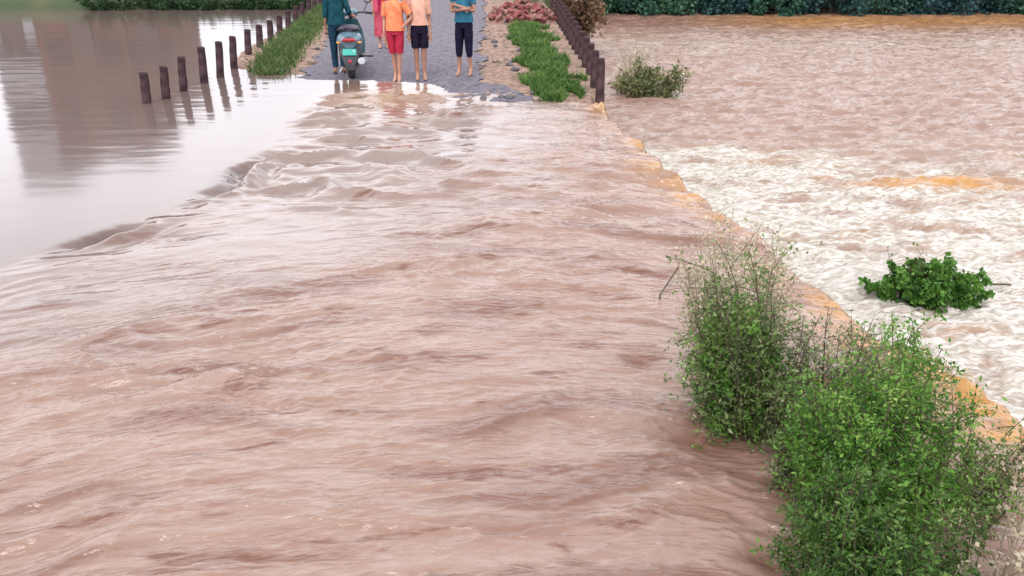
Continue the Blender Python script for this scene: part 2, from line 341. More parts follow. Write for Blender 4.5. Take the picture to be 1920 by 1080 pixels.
def causeway(x0, x1, nx_, y1, off, name, m, label, cat, edge=0.):
    xs = np.linspace(0, 1, nx_); ys = np.concatenate([np.arange(12.9, 24, .06), np.linspace(24, y1, 160)])
    U, Y = np.meshgrid(xs, ys)
    a = x0(Y) if callable(x0) else x0; b_ = x1(Y) if callable(x1) else x1
    if edge: a = a + edge * fbm(Y * 1.1, Y * 0, 4, 210); b_ = b_ + edge * fbm(Y * 1.3, Y * 0, 4, 214)
    X = a + (b_ - a) * U; Z = land(X, Y) + off
    if off == 0: Z = Z + .012 * fbm(X * 6, Y * 6, 2, 220)- .014
    V = np.stack([X, Y, Z], -1).reshape(-1, 3); idx = np.arange(X.size).reshape(X.shape)
    o = link(name, npmesh(name, V, np.stack([idx[:-1, :-1], idx[:-1, 1:], idx[1:, 1:], idx[1:, :-1]], -1).reshape(-1, 4)), m, smooth=True)
    return tag(o, label, cat, kind='structure')
soil = mat('stony_soil', (.30, .19, .15), (.12, .085, .055), 8, .95, detail=10, bump=.9, bdist=.04)
causeway(-9, 4.2, 200, 64, 0, 'causeway_bank', soil, 'stony earth shoulders of the causeway', 'bank')
asph = mat('worn_wet_asphalt', (.065, .058, .074), (.15, .135, .165), 11, .75, spec=.25, detail=12, bump=.5, bdist=.012)
causeway(lambda y: -3.55 - np.clip(y - 16, 0, 40) * .105, lambda y: -.15 + np.clip(15.8 - y, 0, 2) * .7, 60, 60, .006, 'road', asph, 'worn grey asphalt of the causeway road', 'road', edge=.22)

# ============================================================ posts
conc = mat('weathered_post_concrete', (.085, .05, .055), (.028, .017, .020), 7, .9, bump=.8, spec=.12)
cap = mat('post_bare_end', (.20, .15, .15), (.08, .055, .06), 14, .9)
def post_mesh(seed, h=1.25):
    random.seed(seed); mb = MB(); w_ = .083
    for k in range(1):
        rings = []
        for i in range(9):
            z = -.55 + (h + .55 - .0) * i / 8; f = 1 - .14 * i / 8 + random.uniform(-.03, .03)
            rings.append((Vector((random.uniform(-.004, .004), random.uniform(-.004, .004), z)), w_ * f, w_ * f, (0, 0, 1)))
        c = rings[-1]; rings.append((c[0] + Vector((random.uniform(-.01, .01), 0, .015)), w_ * .62, w_ * .6, (0, 0, 1)))
        mb.loft(rings, 8)
    return mb
pm = [post_mesh(s, .55) for s in range(4)]
lt = [(265, 137), (302, 125), (335, 107), (374, 89), (405, 79), (432, 69), (460, 56), (482, 47), (503, 39), (521, 29), (537, 20), (551, 12), (564, 5), (576, -2), (587, -9), (597, -15), (606, -21)]
ordn = ['nearest the camera', 'second', 'third', 'fourth', 'fifth', 'sixth', 'seventh', 'eighth', 'ninth', 'tenth', 'eleventh', 'twelfth', 'thirteenth', 'fourteenth', 'fifteenth', 'sixteenth', 'seventeenth']
def put_posts(P_, lab, grp):
    for i, (x, y, z) in enumerate(P_):
        if i < 4:
            o = pm[i].build('guard_post', conc)
            src[i] = o.data
        if i >= 4 or grp.endswith('right edge'):
            pass
        random.seed(i * 7 + len(grp)); 
        if i >= 4: o = bpy.data.objects.new('guard_post', src[i % 4]); S.collection.objects.link(o)
        o.location = (x, y, z); o.rotation_euler = (random.uniform(-.02, .02), random.uniform(-.02, .02) + (.07 if x < 0 else 0), random.uniform(0, .25))
        s_ = random.uniform(.96, 1.04); o.scale = (s_, s_, 1)
        tag(o, lab(i), 'guard post', grp)
src = {}
LP = []
for i, (px, py) in enumerate(lt):
    hz = [.50, .54, .60, .66, .68][i] if i < 5 else .65; x, y = bp(px, py, hz); LP.append((x, y, hz - .55))
def ll(i):
    st = 'standing in flood water' if i < 5 else 'on the grass verge'
    w1 = 'nearest' if i == 0 else ordn[i] + ' nearest'
    return f'dark guard post {st} on the left, {w1} of its row'
put_posts(LP, ll, 'guard posts along the left edge')
RP = []
yy = 14.25
for i in range(17):
    RP.append((1.88 + .012 * i, yy, .14 + .012 * i)); yy += .88
put_posts(RP, lambda i: f'dark brown guard post at the right edge of the causeway, {"nearest" if i == 0 else ordn[i] + " nearest"} of its row', 'guard posts along the right edge')

# ============================================================ grass on the verges (stuff)
def grass(name, pts, hts, m, label):
    n = len(pts); a = rng.uniform(0, 2 * np.pi, n); hts = np.asarray(hts); wd = .010 + .012 * rng.random(n)
    P0 = np.asarray(pts); dx = np.stack([np.cos(a), np.sin(a), 0 * a], 1) * wd[:, None]
    ln = np.stack([rng.normal(0, .35, n), rng.normal(0, .35, n), np.ones(n)], 1) * hts[:, None]
    V = np.stack([P0 - dx, P0 + dx, P0 + ln * .6 + dx * .7, P0 + ln * [1.3, 1.3, 1]], 1).reshape(-1, 3)
    me = npmesh(name, V, np.arange(n * 4).reshape(-1, 4)); attr(me, 'rnd', np.repeat(np.clip(rng.random(n) * .7 + .3 * perlin(P0[:, 0] * 2, P0[:, 1] * 2, 3) + .15, 0, 1), 4))
    tag(link(name, me, m), label, 'grass', kind='stuff')
gr_m = leafmat('verge_grass', [(.03, .07, .02), (.06, .13, .03), (.10, .19, .04), (.20, .25, .08)])
n = 34000; x = rng.uniform(.35, 1.8, n); y = 14.15 + rng.random(n) ** 1.2 * 11.5
cx = np.interp(y, [14, 16, 20, 24, 26], [1.25, 1.15, 1.1, 1.05, 1.0]); hw = np.interp(y, [14, 15, 18, 24, 26], [.34, .42, .44, .42, .3])
k = (np.abs(x - cx) < hw * (1 + .7 * perlin(x * 2.5, y * 1.6, 6))) & (perlin(x * 2.5, y * 1.5, 16) > -.28); x = x[k]; y = y[k]
grass('grass', np.stack([x, y, land(x, y) - .02], 1), rng.uniform(.06, .17, len(x)), gr_m, 'lush green grass beside the right guard posts')
n = 16000; y = 17.0 + rng.random(n) * 17; x = np.interp(y, [17, 20, 34], [-4.45, -4.75, -5.9]) + rng.normal(0, .19, n)
k = (y > shore(x) - .15) & (perlin(x * 1.8, y * 1.8, 9) > -.45); x = x[k]; y = y[k]
grass('grass', np.stack([x, y, land(x, y) - .02], 1), rng.uniform(.07, .19, len(x)), leafmat('left_verge_grass', [(.035, .07, .025), (.07, .12, .035), (.11, .17, .05), (.20, .19, .10)]), 'green grass strip along the left guard posts')

# ============================================================ stones and broken bricks
stm = [mat('pale_stone', (.32, .24, .20), (.18, .13, .11), 6, .9), mat('grey_stone', (.13, .12, .14), (.06, .055, .065), 6, .8)]
def rock(seed, m, name='stone', sq=.6):
    random.seed(seed); mb = MB(); mb.ell((0, 0, 0), (.5, .42, .3), 9, 6); o_ = random.random() * 50
    mb.v = [tuple(c * (1 + .35 * math.sin(v[0] * 7 + o_ + i) * math.cos(v[1] * 6 + o_) + .12 * math.sin(v[2] * 13 + o_)) for i, c in enumerate(v)) for v in mb.v]
    me = bpy.data.meshes.new(name); me.from_pydata(mb.v, [], mb.f); me.materials.append(m); return me
rk = [rock(i, stm[i % 2]) for i in range(6)]
random.seed(5)
for i in range(70):
    if i < 46: x = random.uniform(-.25, .85); y = random.uniform(14.4, 25)
    elif i < 58: x = random.uniform(-4.2, -3.5); y = random.uniform(16.8, 22)
    else: x = random.uniform(-.3, 1.2); y = float(shore(x)) + random.uniform(-.05, .35)
    s_ = random.uniform(.06, .2); o = bpy.data.objects.new('stone', rk[i % 6]); S.collection.objects.link(o)
    o.location = (x, y, float(land(x, y)) + s_ * .06); o.scale = (s_, s_ * random.uniform(.7, 1.2), s_); o.rotation_euler = (0, 0, random.uniform(0, 6))
    kd = 'grey' if i % 2 else 'pale'
    if i < 46: lb, gp = f'small {kd} stone lying on the earth shoulder right of the road', f'{kd} stones on the right shoulder'
    elif i < 58: lb, gp = f'small {kd} stone on the left edge of the road', f'{kd} stones on the left road edge'
    else: lb, gp = f'small {kd} stone at the water line before the road', f'{kd} stones at the water line'
    tag(o, lb, 'stone', gp)
brm = mat('broken_red_brick', (.24, .055, .05), (.10, .035, .035), 10, .9, bump=.5); brp = mat('broken_pink_brick', (.25, .12, .10), (.15, .07, .06), 10, .9)
def brick(seed, m):
    random.seed(seed); mb = MB(); mb.box((0, 0, 0), (.23, .11, .075), bev=.006); L_ = random.uniform(.02, .11)
    mb.v = [(min(v[0], L_ + v[1] * .4 * random.uniform(.6, 1.3)), v[1], v[2]) for v in mb.v]
    me = bpy.data.meshes.new('brick'); me.from_pydata(mb.v, [], mb.f); me.materials.append(m); return me
bk = [brick(i, brm if i % 3 else brp) for i in range(6)]; random.seed(12)
for i in range(110):
    r_ = math.sqrt(random.random()); a = random.uniform(0, 6.28); x = .98 + r_ * .95 * math.cos(a); y = 26.0 + r_ * 1.5 * math.sin(a)
    z = .12 + .42 * max(0, 1 - r_) ** .7 * (1 if i % 5 else .6) + random.uniform(0, .05)
    o = bpy.data.objects.new('broken_brick', bk[i % 6]); S.collection.objects.link(o); o.location = (x, y, float(land(x, y)) + z - .06); f = random.uniform(1.0, 1.5); o.scale = (f, f, f)
    o.rotation_euler = tuple(random.uniform(-.7, .7) for _ in range(2)) + (random.uniform(0, 6),)
    kd = 'red' if i % 3 else 'pink'
    if i % 6 % 3: kd = 'red'
    else: kd = 'pink'
    tag(o, f'broken {kd} brick in the rubble heap behind the grass', 'brick', f'{kd} bricks in the rubble heap')
# earth mound the rubble lies on
def mound(name, cx_, cy_, rx, ry, h, m, label, cat):
    u = np.linspace(-1, 1, 40); X, Y = np.meshgrid(u, u); rr = np.sqrt(X ** 2 + Y ** 2)
    Z = h * np.clip(1 - rr ** 2, -.2, 1) * (1 + .35 * fbm(X * 2.3, Y * 2.3, 3, 240)); XX = cx_ + X * rx; YY = cy_ + Y * ry
    V = np.stack([XX, YY, land(XX, YY) + Z - .03], -1).reshape(-1, 3); idx = np.arange(1600).reshape(40, 40)
    tag(link(name, npmesh(name, V, np.stack([idx[:-1, :-1], idx[:-1, 1:], idx[1:, 1:], idx[1:, :-1]], -1).reshape(-1, 4)), m, smooth=True), label, cat)
mound('earth_mound', .98, 26.1, 1.05, 1.7, .36, mat('rubble_earth', (.30, .16, .12), (.16, .09, .07), 6, .95), 'low earth mound under the broken bricks', 'earth mound')

# ============================================================ plants
def bush(name, loc, label, cat, nst, hgt, spread, leaf, nleaf, lm, smt, lean=(0, 0), seed=0, group=None, aspect=4.6, wisp=0., droop=.25, tip=.25, dens=1., oval=(1, 1)):
    g = np.random.default_rng(seed); t = empty(name, loc); tag(t, label, cat, group)
    mb = MB(); C_ = []; D_ = []; T_ = []
    for s_ in range(nst):
        a = g.uniform(0, 2 * np.pi); ro = spread * math.sqrt(g.random()) ; hh = hgt * g.uniform(.45, 1.15) * (1 - .35 * (ro / spread) ** 2)
        b0 = np.array([math.cos(a) * ro * .35 * oval[0], math.sin(a) * ro * .35 * oval[1], -.15]); tipp = np.array([math.cos(a) * ro * oval[0] + lean[0] * hh, math.sin(a) * ro * oval[1] + lean[1] * hh, hh])
        mid = (b0 + tipp) / 2 + np.array([0, 0, hh * droop]) + g.normal(0, .05, 3)
        q = np.linspace(0, 1, 7)[:, None]; pts = (1 - q) ** 2 * b0 + 2 * q * (1 - q) * mid + q ** 2 * tipp
        mb.tube([tuple(p) for p in pts], .0065, 4, .0018)
        nt_ = int(nleaf / nst * g.uniform(.7, 1.3)); tt = g.random(nt_) ** (.75 if wisp < .5 else .55) * (1 - tip * .0) ; tt = .12 + .9 * tt
        base = (1 - tt[:, None]) ** 2 * b0 + 2 * tt[:, None] * (1 - tt[:, None]) * mid + tt[:, None] ** 2 * tipp
        off = g.normal(0, 1, (nt_, 3)) * (.05 + .10 * (1 - tt[:, None])) * hgt * .42 * dens
        # a few side twigs per stem gather the leaves into clumps
        nc = 7; cc = g.normal(0, 1, (nc, 3)) * hgt * .115; pick = g.integers(0, nc, nt_); ct = (.3 + .7 * np.arange(nc) / nc)
        ctb = (1 - ct[:, None]) ** 2 * b0 + 2 * ct[:, None] * (1 - ct[:, None]) * mid + ct[:, None] ** 2 * tipp
        cl = ctb[pick] + cc[pick] * g.random(nt_)[:, None] ** .7 + g.normal(0, 1, (nt_, 3)) * hgt * .022
        for c_ in range(nc): mb.tube([tuple(ctb[c_]), tuple(ctb[c_] + cc[c_] * .5 + [0, 0, .01]), tuple(ctb[c_] + cc[c_])], .0028, 3, .001)
        use = g.random(nt_) < .75
        C_.append(np.where(use[:, None], cl, base + off)); T_.append(np.full(nt_, g.random()))
    mb.build('stems', smt, t)
    C_ = np.concatenate(C_); T_ = np.concatenate(T_); n_ = len(C_)
    C_[:, 2] = np.maximum(C_[:, 2], -.05)
    d = g.normal(0, 1, (n_, 3)); d[:, 2] = d[:, 2] * .9 + .35; d /= np.linalg.norm(d, axis=1)[:, None]
    s2 = np.cross(d, g.normal(0, 1, (n_, 3))); s2 /= np.linalg.norm(s2, axis=1)[:, None]
    sz = leaf * (g.random(n_) ** 1.6 * 1.35 + .4)[:, None]; nrm = np.cross(d, s2)
    V = np.stack([C_, C_ + d * sz * .45 + s2 * sz / aspect, C_ + d * sz + nrm * sz * .12, C_ + d * sz * .45 - s2 * sz / aspect], 1).reshape(-1, 3)
    me = npmesh('foliage', V, np.arange(n_ * 4).reshape(-1, 4)); rv_ = np.clip(.5 * g.random(n_) + .35 * T_ + .25 * perlin(C_[:, 0] * 3 / hgt, C_[:, 2] * 3 / hgt, seed) + .12, 0, 1)
    attr(me, 'rnd', np.repeat(rv_, 4)); link('foliage', me, lm, t)
    return t
stem_m = mat('dry_stem', (.10, .07, .04), (.04, .03, .02), 20, .8); stem_p = mat('pale_dry_stem', (.35, .28, .2), (.16, .12, .09), 20, .8)
green = leafmat('fresh_leaf', [(.02, .05, .015), (.045, .10, .022), (.08, .17, .03), (.20, .27, .09)])
bright = leafmat('bright_leaf', [(.025, .06, .012), (.055, .14, .02), (.10, .23, .03), (.24, .35, .09)])
dusty = leafmat('dusty_green_leaf', [(.035, .06, .02), (.08, .13, .035), (.15, .21, .07), (.42, .42, .30)])
olive = leafmat('dusty_leaf', [(.07, .09, .045), (.14, .17, .09), (.25, .26, .17), (.50, .47, .38)])
plume = leafmat('seed_plume', [(.16, .15, .09), (.32, .28, .18), (.52, .45, .32), (.70, .64, .52)])
dark = leafmat('dark_leaf', [(.02, .055, .012), (.045, .12, .02), (.08, .20, .03), (.15, .28, .06)])
# thicket at the right edge of the submerged road
def P3(px, py, z=0.): x, y = bp(px, py, z); return (x, y, z - .02)
bush('shrub', P3(1420, 800), 'grey green feathery shrub at the flooded road edge, farthest of the thicket', 'shrub', 46, 1.08, .40, .026, 11000, dusty, stem_m, (-.12, .15), 1, wisp=1, dens=1.2)
bush('shrub', P3(1375, 800), 'slender bright green shrub rising inside the grey feathery one', 'shrub', 36, .86, .22, .026, 11000, bright, stem_m, (0, .05), 2)
bush('weed_clump', P3(1375, 700), 'pale seed plumes standing above the far end of the thicket', 'weed clump', 60, 1.0, .40, .017, 10000, plume, stem_p, (.0, .25), 3, aspect=2.2, dens=1.3)
bush('shrub', P3(1560, 800), 'sparse dusty shrub between the grey shrub and the big green bush', 'shrub', 44, .66, .46, .022, 9000, olive, stem_m, (.05, .1), 4, dens=1.3)
bush('shrub', P3(1500, 890), 'loose leafy shrub joining the grey green shrub to the big green bush', 'shrub', 22, .55, .24, .026, 3500, dusty, stem_m, (.05, .1), 22)
bush('bush', P3(1620, 990), 'large bright green bush in the middle of the thicket', 'bush', 70, 1.02, .44, .021, 40000, bright, stem_m, (0, .1), 5)
bush('bush', P3(1560, 1120), 'dark green bush at the left front of the thicket', 'bush', 50, .66, .32, .021, 19000, green, stem_m, (0, .05), 6, oval=(.8, 1))
bush('bush', P3(1690, 1160), 'dark leafy bush in the near right corner of the thicket', 'bush', 44, .58, .38, .021, 15000, green, stem_m, (.05, .05), 7)
bush('shrub', P3(1790, 960), 'olive shrub with thin twigs on the river side of the big bush', 'shrub', 30, .56, .30, .024, 4500, leafmat('olive_leaf', [(.05, .09, .03), (.10, .16, .04), (.18, .24, .08), (.34, .33, .18)]), stem_m, (.25, .1), 8, dens=1.2)
bush('weed_clump', P3(1640, 780), 'yellowish seed plumes along the lip of the fall behind the bush', 'weed clump', 40, .42, .55, .020, 4500, leafmat('yellow_plume', [(.22, .17, .06), (.38, .29, .12), (.52, .42, .22), (.66, .58, .40)]), stem_p, (.1, .25), 9, aspect=2.2, dens=1.3)
bush('weed_clump', P3(1850, 1150), 'pale dry seed stalks at the right border of the thicket', 'weed clump', 22, .70, .30, .016, 1500, plume, stem_p, (.15, .25), 10, aspect=2.2, dens=1.3)
x, y = bp(1690, 560, WL)
bush('weed_clump', (x, y, WL), 'few upright stalks sprouting from the round bush in the foam', 'weed clump', 9, .62, .35, .03, 160, dark, stem_m, (.05, 0), 31, aspect=2.2)
# bushes in the river
x, y = bp(1735, 570, WL)
bush('bush', (x, y, WL), 'round dark green bush standing in the white foam', 'bush', 60, .40, .62, .036, 18000, dark, stem_m, (0, 0), 12, oval=(1.15, .6), aspect=2.2, droop=.5)
x, y = bp(1220, 180, WL)
bush('shrub', (x, y, WL), 'olive scrubby shrub in the river beside the last right post', 'shrub', 44, .75, .85, .08, 4200, leafmat('scrub_leaf', [(.06, .08, .03), (.12, .15, .06), (.20, .22, .09), (.34, .30, .18)]), stem_m, (0, 0), 13, oval=(1.15, .6), droop=.3)
x, y = bp(1190, 172, WL)
bush('weed_clump', (x, y, WL), 'thin dry stalks rising from the olive shrub in the river', 'weed clump', 34, 1.15, .5, .03, 1300, plume, stem_p, (-.05, 0), 14, aspect=2.2)
# dry bush and brown scrub at the causeway edge, top of the picture
bush('shrub', (2.75, 26.0, -.35), 'rust brown dry shrub on the embankment behind the right posts', 'shrub', 60, 1.9, .7, .11, 7000, leafmat('rust_leaf', [(.06, .035, .03), (.13, .075, .05), (.22, .13, .08), (.30, .20, .11)]), stem_m, (0, 0), 15, droop=.4)
bush('shrub', (1.2, 28.6, .1), 'grey green weeds behind the rubble heap', 'shrub', 40, .75, .7, .08, 3000, olive, stem_p, (0, 0), 16)
# drifting twig caught on the edge
def twig(name, pts, r, label, fork=True):
    mb = MB(); mb.tube(pts, r, 6, r * .5); p = Vector(pts[len(pts) // 2])
    if fork: mb.tube([p, p + Vector((.03, .02, .05)), p + Vector((.05, .05, .11))], r * .6, 5, r * .3)
    tag(mb.build(name, stem_m), label, 'twig')
a = bp(1236, 566); b = bp(1262, 520)
twig('twig', [(a[0], a[1], -.01), (a[0] + .01, a[1] + .03, .05), (b[0] - .02, b[1] - .12, .09), (b[0] + .02, b[1] - .1, .13)], .009, 'dark bent twig sticking out left of the grey shrub')
a = bp(1422, 948); b = bp(1452, 915)
twig('twig', [(a[0], a[1], .01), (a[0] + .03, a[1] + .04, .02), (b[0], b[1], .03), (b[0] + .08, b[1] + .02, .05)], .007, 'short dark twig caught on the left front of the thicket')
a = bp(1850, 545, WL); b = bp(1900, 540, WL)
twig('branch', [(a[0] - .25, a[1], WL + .10), (a[0] - .08, a[1], WL + .09), (a[0] + .06, a[1], WL + .075), (b[0] - .04, b[1], WL + .04)], .02, 'dark floating branch on the right of the round bush', False)

# ============================================================ far banks
bark = mat('bark', (.10, .07, .05), (.05, .035, .03), 6, .9)
def tree_src(seed, hgt, wid, nl, leaf):
    g = np.random.default_rng(seed); mb = MB(); mb.tube([(0, 0, -.4), (.05, 0, hgt * .25), (-.06, .05, hgt * .5), (.03, 0, hgt * .8)], .17, 8, .05)
    lobes = [];
    for k_ in range(26):
        a = g.uniform(0, 6.28); zz = g.uniform(.06, .95) * hgt; rr = wid * .5 * math.sqrt(max(.15, 1 - ((zz / hgt - .45) / .62) ** 2)) * g.uniform(.45, 1)
        c = np.array([math.cos(a) * rr, math.sin(a) * rr, zz]); lobes.append((c, g.uniform(.4, .8) * wid * .27)); mb.tube([(0, 0, zz * .6), tuple(c * .6 + [0, 0, zz * .25]), tuple(c)], .05, 5, .012)
    C_ = []; 
    for c, r_ in lobes:
        d = g.normal(0, 1, (nl // 26, 3)); d /= np.linalg.norm(d, axis=1)[:, None]; C_.append(c + d * r_ * (g.random((nl // 26, 1)) ** .4) * [1, 1, .8])
    C_ = np.concatenate(C_); T_ = np.repeat(g.random(26), nl // 26); n_ = len(C_)
    d = g.normal(0, 1, (n_, 3)); d /= np.linalg.norm(d, axis=1)[:, None]; s2 = np.cross(d, g.normal(0, 1, (n_, 3))); s2 /= np.linalg.norm(s2, axis=1)[:, None]
    sz = leaf * g.uniform(.6, 1.4, n_)[:, None]
    V = np.stack([C_, C_ + d * sz * .5 + s2 * sz * .35, C_ + d * sz, C_ + d * sz * .5 - s2 * sz * .35], 1).reshape(-1, 3)
    me = npmesh('crown', V, np.arange(n_ * 4).reshape(-1, 4)); attr(me, 'rnd', np.repeat(np.clip(.5 * g.random(n_) + .5 * T_, 0, 1), 4))
    tm = bpy.data.meshes.new('trunk'); tm.from_pydata(mb.v, [], mb.f); tm.materials.append(bark); return me, tm
tsrc = [tree_src(60 + i, h, w_, 9000, .24) for i, (h, w_) in enumerate([(5.5, 4.4), (6.5, 4.8), (4.8, 4.2)])]
tmats = [leafmat('bank_tree_leaf_' + 'abc'[i], c, trans=.15) for i, c in enumerate([[(.012, .04, .03), (.03, .085, .06), (.045, .13, .08)], [(.010, .03, .035), (.02, .06, .065), (.04, .10, .09)], [(.02, .055, .035), (.045, .12, .065), (.07, .17, .085)]])]
bd = ['at the left end of the far bank next to the posts', 'second from the left on the far right bank', 'third from the left on the far right bank', 'fourth from the left on the far right bank', 'fifth from the left on the far right bank', 'sixth from the left on the far right bank', 'seventh from the left on the far right bank', 'eighth from the left on the far right bank', 'ninth from the left on the far right bank', 'at the right end of the far bank']
def put_tree(x, y, z, k_, mi, sc, label, grp):
    t = empty('tree', (x, y, z), k_ * 1.7 + x); t.scale = sc; tag(t, label, 'tree', grp); me, tm = tsrc[k_ % 3]
    c = bpy.data.objects.new('crown', me.copy()); S.collection.objects.link(c); c.parent = t; c.data.materials.clear(); c.data.materials.append(tmats[mi])
    c = bpy.data.objects.new('trunk', tm); S.collection.objects.link(c); c.parent = t
random.seed(4); names = ['deep green', 'blue green', 'fresh green']
for i in range(10):
    x = 5.2 + i * 2.45 + random.uniform(-.3, .3); mi = [0, 2, 1, 1, 0, 1, 1, 1, 0, 2][i]
    put_tree(x, 41.6 + random.uniform(-.3, .5), -1.0, i, mi, (1, 1, random.uniform(.9, 1.15)), f'{names[mi]} bank tree {bd[i]}', 'trees along the far right bank')
bsrc = [tree_src(90 + i, h, w_, 7000, .17) for i, (h, w_) in enumerate([(2.3, 3.4), (2.7, 3.0), (1.9, 3.6)])]
tsrc = bsrc
for i in range(11):
    x = 4.6 + i * 2.2 + random.uniform(-.3, .3); mi = [2, 0, 2, 1, 0, 1, 0, 1, 1, 0, 2][i]
    put_tree(x, 39.6 + random.uniform(-.3, .3), -1.35, i, mi, (1, .8, 1), 'TMP', 'bushes at the water line of the far right bank')
    o = [q for q in S.collection.objects if q.get('label') == 'TMP'][0]; o.name = 'bush'; o['category'] = 'bush'
    o['label'] = f'{names[mi]} bush overhanging the water of the far right bank, ' + (ordn[i] + ' from the left' if i else 'leftmost')
# left far bank: hedge shrubs and two buildings whose walls mirror in the pool
for i, (x, w_) in enumerate([(-13.6, .9), (-11.9, .7), (-10.3, .8), (-8.6, .6), (-7.3, .6)]):
    bush('shrub', (x, 31.9, -.1), f'low green shrub on the far left bank, {["leftmost", "second from the left", "third from the left", "fourth from the left", "rightmost, behind the left posts"][i]}', 'shrub', 30, .7, w_ * 1.3, .10, 3500, leafmat('hedge_leaf', [(.012, .035, .012), (.03, .07, .025), (.05, .10, .035)]), stem_m, (0, 0), 80 + i, group='shrubs on the far left bank', oval=(1.3, .6))
brown = mat('red_brown_plaster', (.17, .085, .07), (.12, .06, .05), 2, .85); greyp = mat('grey_plaster', (.42, .42, .45), (.34, .34, .37), 2, .85)
glass = mat('dark_glass', (.05, .035, .035), (.04, .03, .03), 3, .6); wood = mat('painted_wood', (.12, .08, .07), (.08, .06, .05), 9, .6)
def house(loc, wx, dy, hz, wm, label):
    t = empty('house', loc); tag(t, label, 'house'); mb = MB(); mb.box((0, 0, hz / 2 - .2), (wx, dy, hz + .4)); mb.build('wall', wm, t, smooth=False)
    mb = MB(); mb.box((0, 0, hz + .13), (wx + .3, dy + .3, .25)); mb.build('roof', conc, t, smooth=False)
    for sx_ in (-.28, .28):
        for zz in (1.6, 4.2):
            if zz + 1 > hz: continue
            mb = MB(); mb.box((sx_ * wx, -dy / 2 - .03, zz), (1.0, .08, 1.1)); f_ = mb.build('window', wood, t, smooth=False)
            mb = MB(); mb.box((sx_ * wx, -dy / 2 - .075, zz), (.84, .02, .94)); mb.build('pane', glass, f_, smooth=False)
    mb = MB(); mb.box((0, -dy / 2 - .03, 1.0), (.95, .07, 2.0)); mb.build('door', wood, t, smooth=False)
x0 = -18.85; x1 = -15.1
house(((x0 + x1) / 2, 38.2, .55), x1 - x0, 4, 5.9, brown, 'red brown flat roofed house mirrored in the left pool')
house((-14.2, 38.1, .55), 1.75, 3.8, 4.0, brown, 'narrow low red brown house joined to the right of the taller one')
house((x0 - .95, 38.25, .55), 1.86, 4, 7.0, greyp, 'pale grey house left of the red brown house')

